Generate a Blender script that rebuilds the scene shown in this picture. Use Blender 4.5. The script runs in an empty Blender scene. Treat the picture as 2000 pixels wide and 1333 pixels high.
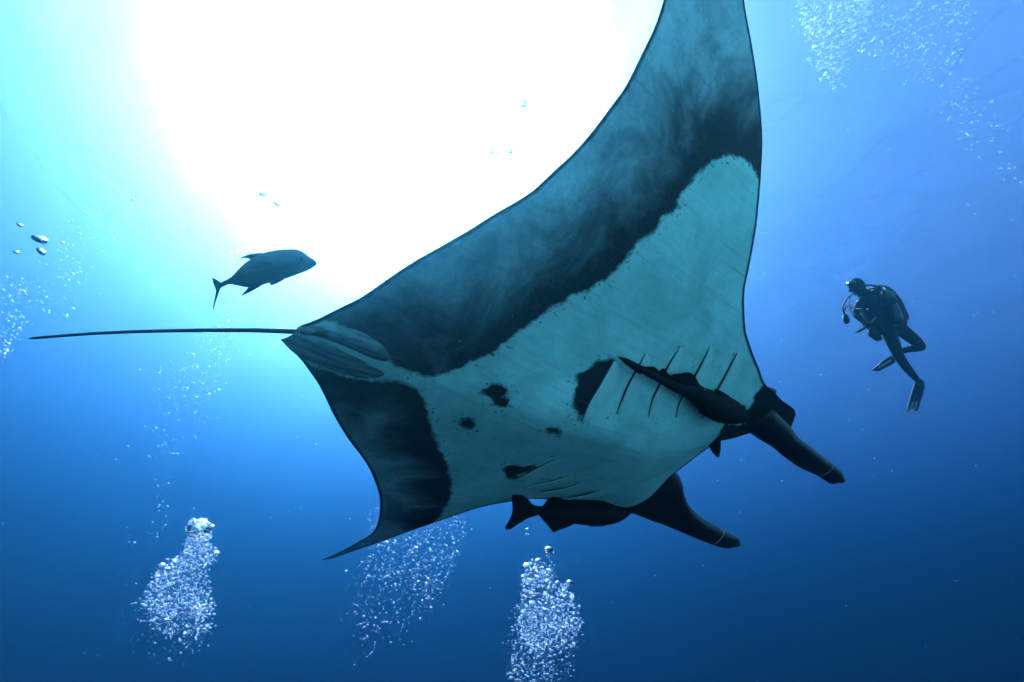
import bpy, bmesh, math, random
import numpy as np
from mathutils import Vector, Matrix

R = math.radians
sc = bpy.context.scene
col = sc.collection
rng = np.random.default_rng(7)

# ------------------------------------------------------------------ camera, sky, sun, exposure
PITCH = R(36.0)
DEPTH = 30.0                                   # metres of water above the camera
CAM = Vector((0, 0, -DEPTH))
cd = bpy.data.cameras.new('camera'); cam = bpy.data.objects.new('camera', cd); col.objects.link(cam)
cd.sensor_width = 36; cd.lens = 18; cd.clip_start = .05; cd.clip_end = 3000
cam.location = CAM; cam.rotation_euler = (R(90) + PITCH, 0, 0)
sc.camera = cam

SUN_EL, SUN_AZ = R(56), R(-24)                 # refracted sun, slightly left of the view
SUNV = Vector((math.sin(SUN_AZ)*math.cos(SUN_EL), math.cos(SUN_AZ)*math.cos(SUN_EL), math.sin(SUN_EL)))
w = bpy.data.worlds.new('World'); sc.world = w; w.use_nodes = True
nt = w.node_tree; bg = nt.nodes['Background']
sky = nt.nodes.new('ShaderNodeTexSky'); sky.sky_type = 'NISHITA'; sky.sun_disc = False
sky.sun_elevation = SUN_EL; sky.sun_rotation = SUN_AZ
nt.links.new(sky.outputs[0], bg.inputs[0]); bg.inputs[1].default_value = .06
ld = bpy.data.lights.new('sun', 'SUN'); ld.energy = 5.0; ld.angle = R(20); ld.color = (1, .93, .88)
sun = bpy.data.objects.new('sun', ld); col.objects.link(sun)
sun.rotation_euler = SUNV.to_track_quat('Z', 'Y').to_euler()

vs = sc.view_settings
vs.view_transform = 'Standard'; vs.look = 'None'; vs.gamma = 1; vs.use_curve_mapping = False
vs.exposure = 3.78
sc.cycles.use_denoising = True
sc.cycles.max_bounces = 12; sc.cycles.volume_bounces = 3; sc.cycles.transparent_max_bounces = 64
sc.cycles.caustics_reflective = False; sc.cycles.caustics_refractive = False
sc.cycles.sample_clamp_indirect = 4

# ------------------------------------------------------------------ helpers
cp, sp = math.cos(PITCH), math.sin(PITCH)
def c2w(P):                                    # right, forward, up seen from the diver with the camera -> world
    return Vector((P[0], P[1]*cp - P[2]*sp, P[1]*sp + P[2]*cp)) + CAM
def c2wd(P): return c2w(P) - CAM
def at(x, y, d):                               # a sighting: bearing of a point and its distance ahead
    return c2w(((x-1000)/1000*d, d, (666-y)/1000*d))

def tag(o, label=None, cat=None, group=None, kind=None):
    if label: o['label'] = label
    if cat: o['category'] = cat
    if group: o['group'] = group
    if kind: o['kind'] = kind
    return o
def thing(name, label, cat, M, group=None):
    o = bpy.data.objects.new(name, None); col.objects.link(o); o.empty_display_size = .1
    o.matrix_basis = M if isinstance(M, Matrix) else Matrix.Translation(M)
    return tag(o, label, cat, group)
def root_of(o):
    while o.parent: o = o.parent
    return o
def obj(name, verts, faces, mat, parent=None, smooth=True, world=True):
    """one mesh object; verts in world metres (world=True) or in the parent's own frame"""
    V = np.array([tuple(v) for v in verts], float)
    if parent is not None and world:
        Mi = np.array(root_of(parent).matrix_basis.inverted())
        V = V @ Mi[:3, :3].T + Mi[:3, 3]
    me = bpy.data.meshes.new(name); me.from_pydata(V.tolist(), [], [list(map(int, f)) for f in faces]); me.update()
    if smooth: me.polygons.foreach_set('use_smooth', [True]*len(me.polygons))
    o = bpy.data.objects.new(name, me); col.objects.link(o)
    if mat: me.materials.append(mat)
    if parent is not None: o.parent = parent
    return o
def catmull(P, n):
    P = np.array(P, float); k = len(P)
    t = np.linspace(0, k-1, n); i = np.minimum(t.astype(int), k-2); f = (t-i)[:, None]
    g = lambda j: P[np.clip(j, 0, k-1)]
    a, b, c, d = g(i-1), g(i), g(i+1), g(i+2)
    return .5*((2*b)+(c-a)*f+(2*a-5*b+4*c-d)*f**2+(3*b-a-3*c+d)*f**3)
def loft(path, ra, rb, side, nseg=12, power=1.0):
    """elliptical tube along path; ra along 'side', rb across it"""
    P = np.array([tuple(p) for p in path], float); n = len(P)
    ra = np.broadcast_to(np.asarray(ra, float), (n,)); rb = np.broadcast_to(np.asarray(rb, float), (n,))
    T = np.gradient(P, axis=0); T /= np.linalg.norm(T, axis=1)[:, None]+1e-12
    S = np.array([tuple(s) for s in side], float) if np.ndim(side[0]) else np.tile(np.array(tuple(side), float), (n, 1))
    S = S-(S*T).sum(1)[:, None]*T; S /= np.linalg.norm(S, axis=1)[:, None]+1e-12
    B = np.cross(T, S)
    V, F = [], []
    for i in range(n):
        for j in range(nseg):
            a = 2*math.pi*j/nseg; c, s = math.cos(a), math.sin(a)
            c = math.copysign(abs(c)**power, c); s = math.copysign(abs(s)**power, s)
            V.append(P[i]+S[i]*ra[i]*c+B[i]*rb[i]*s)
    for i in range(n-1):
        for j in range(nseg):
            F.append((i*nseg+j, i*nseg+(j+1) % nseg, (i+1)*nseg+(j+1) % nseg, (i+1)*nseg+j))
    F.append(tuple(range(nseg))[::-1]); F.append(tuple((n-1)*nseg+j for j in range(nseg)))
    return V, F
def merge(*parts):
    V, F = [], []
    for v, f in parts:
        o = len(V); V += list(v); F += [tuple(i+o for i in q) for q in f]
    return V, F
def ball(c, r, ex=(1, 0, 0), ey=(0, 1, 0), ez=(0, 0, 1), sx=1, sy=1, sz=1, nu=14, nv=9):
    c = np.array(tuple(c)); ex, ey, ez = (np.array(tuple(e)) for e in (ex, ey, ez))
    V, F = [c+ez*r*sz], []
    for i in range(1, nv):
        t = math.pi*i/nv
        for j in range(nu):
            a = 2*math.pi*j/nu
            V.append(c+(ex*sx*math.cos(a)*math.sin(t)+ey*sy*math.sin(a)*math.sin(t)+ez*sz*math.cos(t))*r)
    V.append(c-ez*r*sz)
    for j in range(nu): F.append((0, 1+j, 1+(j+1) % nu))
    for i in range(nv-2):
        for j in range(nu):
            a = 1+i*nu; F.append((a+j, a+nu+j, a+nu+(j+1) % nu, a+(j+1) % nu))
    a = 1+(nv-2)*nu
    for j in range(nu): F.append((a+j, len(V)-1, a+(j+1) % nu))
    return V, F

class NT:
    def __init__(s, name):
        s.m = bpy.data.materials.new(name); s.m.use_nodes = True; s.t = s.m.node_tree; s.t.nodes.clear()
        s.out = s.n('ShaderNodeOutputMaterial')
    def n(s, typ, **kw):
        x = s.t.nodes.new(typ)
        for k, v in kw.items(): setattr(x, k, v)
        return x
    def l(s, a, b): s.t.links.new(a, b)
    def val(s, sock, v):
        if isinstance(v, bpy.types.NodeSocket): s.l(v, sock)
        else: sock.default_value = v
    def math(s, op, a, b=0., c=None, clamp=False):
        x = s.n('ShaderNodeMath', operation=op, use_clamp=clamp)
        s.val(x.inputs[0], a); s.val(x.inputs[1], b)
        if c is not None: s.val(x.inputs[2], c)
        return x.outputs[0]
    def ramp(s, v, a, b, lo=0., hi=1.):
        x = s.n('ShaderNodeMapRange', interpolation_type='SMOOTHSTEP')
        s.val(x.inputs[0], v); x.inputs[1].default_value = a; x.inputs[2].default_value = b
        x.inputs[3].default_value = lo; x.inputs[4].default_value = hi
        return x.outputs[0]
    def noise(s, scale, detail=3, rough=.5, vec=None, dist=0):
        x = s.n('ShaderNodeTexNoise'); x.inputs['Scale'].default_value = scale; x.inputs['Detail'].default_value = detail
        x.inputs['Roughness'].default_value = rough; x.inputs['Distortion'].default_value = dist
        if vec is None:
            if not hasattr(s, 'tc'): s.tc = s.n('ShaderNodeTexCoord')
            vec = s.tc.outputs['Object']
        s.l(vec, x.inputs['Vector'])
        return x.outputs[0]
    def mix(s, f, a, b):
        x = s.n('ShaderNodeMix', data_type='RGBA'); s.val(x.inputs[0], f); s.val(x.inputs[6], a); s.val(x.inputs[7], b)
        return x.outputs[2]
    def attr(s, name): return s.n('ShaderNodeAttribute', attribute_name=name).outputs['Fac']
    def bump(s, h, strength=.3, dist=.01):
        x = s.n('ShaderNodeBump'); x.inputs['Strength'].default_value = strength; x.inputs['Distance'].default_value = dist
        s.l(h, x.inputs['Height']); return x.outputs[0]
    def princ(s, colr, rough=.5, spec=.2, normal=None, **kw):
        p = s.n('ShaderNodeBsdfPrincipled'); s.val(p.inputs['Base Color'], colr); s.val(p.inputs['Roughness'], rough)
        p.inputs['Specular IOR Level'].default_value = spec
        if normal is not None: s.l(normal, p.inputs['Normal'])
        for k, v in kw.items(): s.val(p.inputs[k], v)
        return p.outputs[0]
    def done(s, sh): s.l(sh, s.out.inputs[0]); return s.m

def plain(name, c, rough=.5, spec=.2, var=.25, scale=30, bump=.15, metal=0):
    t = NT(name); nz = t.noise(scale, 4)
    dk = tuple(x*(1-var) for x in c)+(1,); lt = tuple(min(1, x*(1+var)) for x in c)+(1,)
    return t.done(t.princ(t.mix(nz, dk, lt), rough, spec, t.bump(nz, bump, .004), Metallic=metal))

# ------------------------------------------------------------------ the sea: surface and water body
def build_sea():
    # wavy surface, dense above the divers and coarser outwards
    n = 181
    q = np.linspace(-1, 1, n); g = np.sign(q)*(np.abs(q)*.25+np.abs(q)**3*.75)*150
    X, Y = np.meshgrid(g, g); Y = Y+15
    Z = np.zeros_like(X)
    for k in range(26):
        wl = .8*1.25**(k % 13)*(1+.1*rng.random()); a = rng.normal(.5, .55); ph = rng.random()*6.28
        amp = .010*wl*np.exp(-((np.hypot(X, Y-15))/(18*wl))**2)
        Z += amp*np.sin((X*math.cos(a)+Y*math.sin(a))*2*math.pi/wl+ph)
    V = np.stack([X, Y, Z], -1).reshape(-1, 3)
    i = np.arange(n-1)[:, None]*n+np.arange(n-1)[None]
    F = np.stack([i, i+1, i+n+1, i+n], -1).reshape(-1, 4)
    t = NT('water_surface')
    gl = t.n('ShaderNodeBsdfGlass'); gl.inputs['IOR'].default_value = 1.333; gl.inputs['Roughness'].default_value = .66
    tr = t.n('ShaderNodeBsdfTransparent')
    mx = t.n('ShaderNodeMixShader'); mx.inputs[0].default_value = .46
    t.l(tr.outputs[0], mx.inputs[1]); t.l(gl.outputs[0], mx.inputs[2])
    o = obj('water_surface', V, F, t.done(mx.outputs[0]))
    tag(o, 'rippled sea surface seen from below, letting the sun through', 'water surface', kind='structure')
    # the water itself
    t = NT('sea_water')
    SIG_S = np.array([.0011, .0069, .0086]); SIG_A = np.array([.057, .0440, .0295])
    D = .16
    Cc = SIG_S/D; A = (1-SIG_A/(D*(1-Cc)))**2
    pv = t.n('ShaderNodeVolumePrincipled')
    pv.inputs['Color'].default_value = (*Cc, 1); pv.inputs['Absorption Color'].default_value = (*A, 1)
    pv.inputs['Density'].default_value = D; pv.inputs['Anisotropy'].default_value = .855
    t.l(pv.outputs[0], t.out.inputs['Volume'])
    x, y0, y1, z0, z1 = 170, -160, 190, -120, 1.5
    V = [(sx, sy, sz) for sz in (z0, z1) for sy in (y0, y1) for sx in (-x, x)]
    F = [(0, 2, 3, 1), (4, 5, 7, 6), (0, 1, 5, 4), (2, 6, 7, 3), (0, 4, 6, 2), (1, 3, 7, 5)]
    o = obj('haze', V, F, t.m, smooth=False)
    tag(o, 'clear blue sea water that fades far things to blue', 'water', kind='stuff')
build_sea()

def bounce_cliff_material():
    # bounce cliff colour: dark low, pale high, so reflected sun favours the near wing
    t = NT('bounce_cliff_tone'); n = t.noise(.6, 6, .6); n2 = t.noise(5, 5, .7)
    sep = t.n('ShaderNodeSeparateXYZ'); t.l(t.tc.outputs['Object'], sep.inputs[0])
    h = t.math('ADD', sep.outputs[2], t.math('MULTIPLY', t.math('SUBTRACT', n, .5), 6))
    c = t.mix(t.ramp(h, -DEPTH-6, -DEPTH), (.035, .05, .045, 1), t.mix(n2, (.22, .60, .52, 1), (.32, .74, .66, 1)))
    return t.done(t.princ(c, .9, .1, t.bump(n2, .6, .2)))
def build_bounce_cliff():
    # unseen cliff, added behind the camera to bounce sunlight onto the manta's belly
    n = 161
    q = np.linspace(-1, 1, n); g = np.sign(q)*(np.abs(q)*.3+np.abs(q)**3*.7)*150
    X, Y = np.meshgrid(g, g); Y = Y-5
    t = X*.5-Y*.86
    Z = np.interp(t, [-60, -8, -1, 1.5, 1.9, 2.5, 3.6, 7, 14, 60, 200], [-70, -58, -46, -24, -4, 6, 14, 21, 25, 26, 26])
    for k in range(24):
        wl = 1.6*1.3**(k % 12); a = rng.random()*6.28; ph = rng.random()*6.28
        Z += .03*wl*np.sin((X*math.cos(a)+Y*math.sin(a))*2*math.pi/wl+ph)*np.exp(-(np.hypot(X, Y)/(25*wl))**2)
    V = np.stack([X, Y, Z-DEPTH], -1).reshape(-1, 3)
    i = np.arange(n-1)[:, None]*n+np.arange(n-1)[None]
    o = obj('bounce_cliff', V, np.stack([i, i+1, i+n+1, i+n], -1).reshape(-1, 4), bounce_cliff_material())
    tag(o, 'unseen cliff added behind the camera to bounce sunlight, dark below and pale above', 'bounce_cliff', kind='structure')
build_bounce_cliff()

# ------------------------------------------------------------------ manta ray, in its own metres:
# u forward from the tail root, s across the back measured over the bent wings (minus = wing over the camera)
M_N = (0.24184476, -0.70710678, -0.66446302)
M_O = (-0.75275886, 1.79228300, 0.02509196)
M_AX = (0.76742622, 0.55844140, -0.31496062)
M_LAT = (-0.59377445, 0.43375477, -0.67770842)
ex, ey, ez = c2wd(M_AX).normalized(), c2wd(M_LAT).normalized(), -c2wd(M_N).normalized()
o_ = c2w(M_O)
MANTA = Matrix(((ex.x, ey.x, ez.x, o_.x), (ex.y, ey.y, ez.y, o_.y), (ex.z, ey.z, ez.z, o_.z), (0, 0, 0, 1)))

def bend(th1, s0, s1):
    ss = np.linspace(0, 5.2, 1500); ds = ss[1]-ss[0]
    a = np.radians(np.clip((ss-s0)/(s1-s0), 0, 1)*th1)
    return ss, np.concatenate([[0], np.cumsum(np.cos(a[1:])*ds)]), np.concatenate([[0], np.cumsum(np.sin(a[1:])*ds)])
BN, BF = bend(40, .26, 1.56), bend(20, .39, 1.56)
def sheet(u, s, h=0.):
    """local point on the underside sheet, pushed h metres out of the belly (down)"""
    u, s, h = np.broadcast_arrays(np.asarray(u, float), np.asarray(s, float), np.asarray(h, float))
    near = s < 0; A = np.abs(s)
    v = np.where(near, -np.interp(A, BN[0], BN[1]), np.interp(A, BF[0], BF[1]))
    z = np.where(near, np.interp(A, BN[0], BN[2]), np.interp(A, BF[0], BF[2]))
    an = np.where(near, -np.radians(np.clip((A-.26)/1.3, 0, 1)*40), np.radians(np.clip((A-.39)/1.17, 0, 1)*20))
    return np.stack([u+0*v, v+h*np.sin(an), z-h*np.cos(an)], -1)

NTr = [(-.007, -.03), (.031, -.085), (.077, -.165), (.119, -.236), (.158, -.332), (.201, -.43), (.257, -.527), (.317, -.626), (.366, -.711), (.404, -.769), (.449, -.841), (.476, -.906), (.494, -.952), (.522, -1.018), (.554, -1.114), (.585, -1.232), (.611, -1.328), (.628, -1.462), (.647, -1.59), (.65, -1.702), (.64, -1.95), (.62, -2.2), (.60, -2.45), (.62, -2.64)]
FTr = [(-.009, .044), (.027, .087), (.058, .109), (.112, .155), (.183, .222), (.305, .361), (.426, .482), (.574, .616), (.682, .743), (.79, .894), (.882, 1.063), (.972, 1.262), (1.043, 1.464), (1.096, 1.743), (1.163, 2.219), (1.201, 2.645)]
FLd = [(1.242, 2.473), (1.233, 2.101), (1.224, 1.707), (1.22, 1.374), (1.266, 1.142), (1.344, .93), (1.413, .817), (1.536, .711), (1.622, .658), (1.742, .622), (1.926, .601), (2.154, .580), (2.377, .561)]
NLd = [(2.308, -.654), (2.187, -.704), (2.056, -.756), (1.934, -.811), (1.881, -.84), (1.778, -.921), (1.707, -.995), (1.659, -1.084), (1.609, -1.188), (1.573, -1.268), (1.533, -1.348), (1.469, -1.487), (1.425, -1.593), (1.366, -1.688), (1.278, -1.804), (1.181, -1.908), (1.06, -2.028), (.93, -2.2), (.78, -2.42), (.68, -2.58), (.62, -2.64)]
FRONT = [(2.47, -.631), (2.606, -.61), (2.717, -.606), (2.795, -.581), (2.84, -.535), (2.87, -.49), (2.86, -.43), (2.78, -.385), (2.638, -.36), (2.578, -.334), (2.512, -.267), (2.438, -.21), (2.417, -.146), (2.412, -.059), (2.413, .116), (2.418, .194), (2.45, .30), (2.471, .399), (2.45, .50), (2.41, .545)]
trail_t = np.array(sorted([(s, u) for u, s in NTr+FTr]))
lead_t = np.array(sorted([(s, u) for u, s in NLd+FRONT+FLd+[(1.201, 2.645)]]))
def dens(tab):                                  # smooth the sighted outline
    d = catmull(tab, len(tab)*8); d = d[np.argsort(d[:, 0])]; return d
trail_t, lead_t = dens(trail_t), dens(lead_t)
trail = lambda s: np.interp(s, trail_t[:, 0], trail_t[:, 1])
lead = lambda s: np.interp(s, lead_t[:, 0], lead_t[:, 1])

LA = [(.254, -.078), (.332, -.048), (.43, -.001), (.513, .014), (.59, .007), (.625, -.034), (.668, -.124), (.729, -.205), (.743, -.237), (.745, -.305), (.753, -.344), (.771, -.412), (.798, -.483), (.843, -.557), (.846, -.582), (.904, -.632), (.947, -.715), (.974, -.825), (.978, -.905), (1.016, -.95), (1.034, -.99), (1.026, -1.029), (1.091, -1.11), (1.063, -1.128), (1.101, -1.248), (1.168, -1.363), (1.22, -1.406), (1.31, -1.45), (1.38, -1.455), (1.442, -1.445), (1.50, -1.41)]
LB = [(.27, .124), (.376, .104), (.452, .072), (.529, .073), (.581, .078), (.652, .143), (.724, .233), (.822, .358), (.962, .484), (1.09, .648), (1.185, .81), (1.229, .969), (1.274, 1.11)]
PATCH = [
    LA+[(1.7, -1.5), (1.4, -2.2), (.9, -3), (.3, -3), (.3, -1.5), (-.1, -.35), (-.1, -.10), (.1, -.10)],
    LB+[(1.4, 1.3), (1.4, 2.9), (.5, 2.2), (-.1, .35), (-.05, .10), (.1, .115)],
    [(1.279, -.393), (1.207, -.37), (1.192, -.314), (1.18, -.256), (1.247, -.172), (1.295, -.113), (1.349, -.074), (1.431, -.018), (1.374, -.125), (1.33, -.244), (1.291, -.338)],
    [(1.286, .431), (1.288, .397), (1.432, .352), (1.421, .384), (1.383, .45), (1.4, .48), (1.349, .476)],
    [(.856, -.02), (.878, -.069), (.928, -.061), (.951, -.023), (.923, .003)],
    [(.931, .03), (.942, -.012), (.99, -.008), (.998, .022), (.965, .039)],
    [(.861, .178), (.885, .153), (.932, .175), (.936, .205), (.896, .204)],
    [(1.308, .078), (1.374, .084), (1.323, .055)],
    # dark snout and side of the head
    [(2.30, -.66), (2.31, -.57), (2.36, -.51), (2.37, -.46), (2.44, -.37), (2.30, -.33), (2.40, -.20), (2.6, -.15), (3.1, -.3), (3.1, -.8), (2.4, -.8)],
]
def sdist(U, S, poly):
    P = np.array(poly); Q = np.roll(P, -1, 0)
    x, y = U.ravel(), S.ravel(); best = np.full(x.shape, 1e9); ins = np.zeros(x.shape, bool)
    for (ax_, ay_), (bx_, by_) in zip(P, Q):
        dx, dy = bx_-ax_, by_-ay_; t = np.clip(((x-ax_)*dx+(y-ay_)*dy)/(dx*dx+dy*dy+1e-12), 0, 1)
        best = np.minimum(best, np.hypot(x-ax_-t*dx, y-ay_-t*dy))
        c = (ay_ > y) != (by_ > y)
        with np.errstate(all='ignore'):
            ins ^= c & (x < (bx_-ax_)*(y-ay_)/(by_-ay_)+ax_)
    return np.where(ins, best, -best).reshape(U.shape)
def ldist(U, S, line):
    x, y = U.ravel(), S.ravel(); best = np.full(x.shape, 1e9)
    for (ax_, ay_), (bx_, by_) in zip(line[:-1], line[1:]):
        dx, dy = bx_-ax_, by_-ay_; t = np.clip(((x-ax_)*dx+(y-ay_)*dy)/(dx*dx+dy*dy+1e-12), 0, 1)
        best = np.minimum(best, np.hypot(x-ax_-t*dx, y-ay_-t*dy))
    return best.reshape(U.shape)

def belly(u, s):
    """how far the underside swells down: a blunt keel along the middle"""
    a = np.exp(-(np.abs(s-.04)/.40)**1.7)
    return .16*a*np.clip((u-.25)/1.0, 0, 1)**1.2*np.clip((2.44-u)/.5, 0, 1)**.7+.02*np.exp(-(s/.10)**2)*np.exp(-((u-.35)/.3)**2)
def keel(u, s, k=1., h=0.):
    """a point of the swollen underside; the swelling leans back and to the side as the ray banks"""
    b = belly(u, s)*k
    return sheet(u-1.29*b, s-.81*b, b+h)

def skin_material(name):
    t = NT(name)
    patch, fade, dors, edge, gill = (t.attr(a) for a in ('patch', 'fade', 'dorsal', 'edge', 'gill'))
    n0 = t.noise(4.5, 3, .55); n1 = t.noise(18, 5, .65); n2 = t.noise(70, 4, .7); n3 = t.noise(2.6, 5, .62, dist=.8); n4 = t.noise(240, 2, .6)
    # streaks of mucus and old scratches, drawn out along the body
    mp = t.n('ShaderNodeMapping'); mp.inputs['Scale'].default_value = (2.2, 26, 8); mp.inputs['Rotation'].default_value = (0, 0, .5); t.l(t.tc.outputs['Object'], mp.inputs[0])
    st = t.noise(1.0, 4, .6, mp.outputs[0], .4)
    mp2 = t.n('ShaderNodeMapping'); mp2.inputs['Scale'].default_value = (1.1, 60, 8); mp2.inputs['Rotation'].default_value = (0, 0, -.9); t.l(t.tc.outputs['Object'], mp2.inputs[0])
    sc_ = t.noise(1.0, 2, .5, mp2.outputs[0], .2)
    e = t.math('ADD', patch, t.math('MULTIPLY', t.math('SUBTRACT', n0, .5), .045))
    e = t.math('ADD', e, t.math('MULTIPLY', t.math('SUBTRACT', n1, .5), .045))
    e = t.math('ADD', e, t.math('MULTIPLY', t.math('SUBTRACT', n2, .5), .030))
    mask = t.ramp(e, -.012, .016)
    # loose specks that break away from the border
    sp_ = t.math('MULTIPLY', t.ramp(t.noise(55, 2, .5), .63, .68), t.ramp(patch, -.075, -.01))
    mask = t.math('MAXIMUM', mask, t.math('MULTIPLY', sp_, .8))
    # the black bands turn to a cloudy grey towards the trailing edge
    f = t.math('ADD', fade, t.math('MULTIPLY', t.math('SUBTRACT', n3, .5), .62))
    cloud = t.ramp(f, .06, .52)
    cloud = t.math('MULTIPLY', cloud, t.ramp(n3, .25, .7, .62, 1.))
    cloud = t.math('MULTIPLY', cloud, t.ramp(n1, .25, .75, .72, 1.))
    pale = t.mix(t.ramp(t.noise(3.0, 6, .65, dist=.5), .3, .7), (.34, .66, .56, 1), (.52, .90, .80, 1))
    pale = t.mix(t.math('MULTIPLY', t.ramp(st, .48, .72), .28), pale, (.30, .46, .38, 1))
    pale = t.mix(t.math('MULTIPLY', t.ramp(sc_, .68, .74), .45), pale, (.22, .32, .28, 1))
    pale = t.mix(t.math('MULTIPLY', t.ramp(n4, .60, .74), .40), pale, (.24, .34, .30, 1))
    fl = t.math('MULTIPLY', t.ramp(t.noise(38, 3, .6), .60, .66), t.ramp(gill, .10, .02))
    pale = t.mix(t.math('MULTIPLY', fl, t.ramp(n3, .45, .6, 0, .9)), pale, (.06, .08, .075, 1))
    dark = t.mix(cloud, (.011, .017, .017, 1), (.46, .68, .68, 1))
    dark = t.mix(t.math('MULTIPLY', t.ramp(n2, .45, .75), .22), dark, (.07, .10, .10, 1))
    dark = t.mix(t.math('MULTIPLY', t.ramp(sc_, .66, .73), .30), dark, (.10, .14, .14, 1))
    c = t.mix(mask, pale, dark)
    c = t.mix(t.ramp(t.math('ADD', edge, t.math('MULTIPLY', t.math('SUBTRACT', n1, .5), .012)), .022, .008), c, (.012, .02, .022, 1))
    c = t.mix(dors, c, t.mix(n3, (.010, .012, .014, 1), (.025, .03, .032, 1)))
    h = t.math('ADD', t.math('MULTIPLY', n2, .5), t.math('ADD', n1, t.math('MULTIPLY', st, 1.2)))
    return t.done(t.princ(c, .5, .15, t.bump(h, .35, .008)))
M_SKIN = skin_material('manta_skin')
M_DARK = plain('manta_dark_skin', (.012, .016, .018), .36, .5, .4, 14, .4)
M_PALE = plain('manta_pale_skin', (.50, .79, .69), .55, .12, .12, 20, .2)
M_SLIT = plain('gill_slit_shade', (.03, .045, .045), .7, .05)  # dark strip colour standing in for shade under the gill flaps

GILLS = [[(1.397, -.502), (1.433, -.405), (1.464, -.314), (1.517, -.209), (1.56, -.13)],
         [(1.554, -.605), (1.581, -.493), (1.627, -.389), (1.672, -.282), (1.75, -.176)],
         [(1.726, -.684), (1.766, -.574), (1.802, -.459), (1.845, -.328), (1.908, -.236)],
         [(1.934, -.721), (1.964, -.627), (2.001, -.517), (2.041, -.4), (2.098, -.284)],
         [(1.279, -.393), (1.30, -.33), (1.33, -.244), (1.374, -.125), (1.431, -.018)],
         [(1.40, .48), (1.43, .42), (1.46, .34), (1.50, .25)],
         [(1.50, .535), (1.558, .479), (1.63, .421), (1.68, .35)],
         [(1.633, .56), (1.682, .52), (1.761, .457), (1.81, .38)],
         [(1.809, .575), (1.889, .53), (1.958, .47), (2.0, .40)]]

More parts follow.
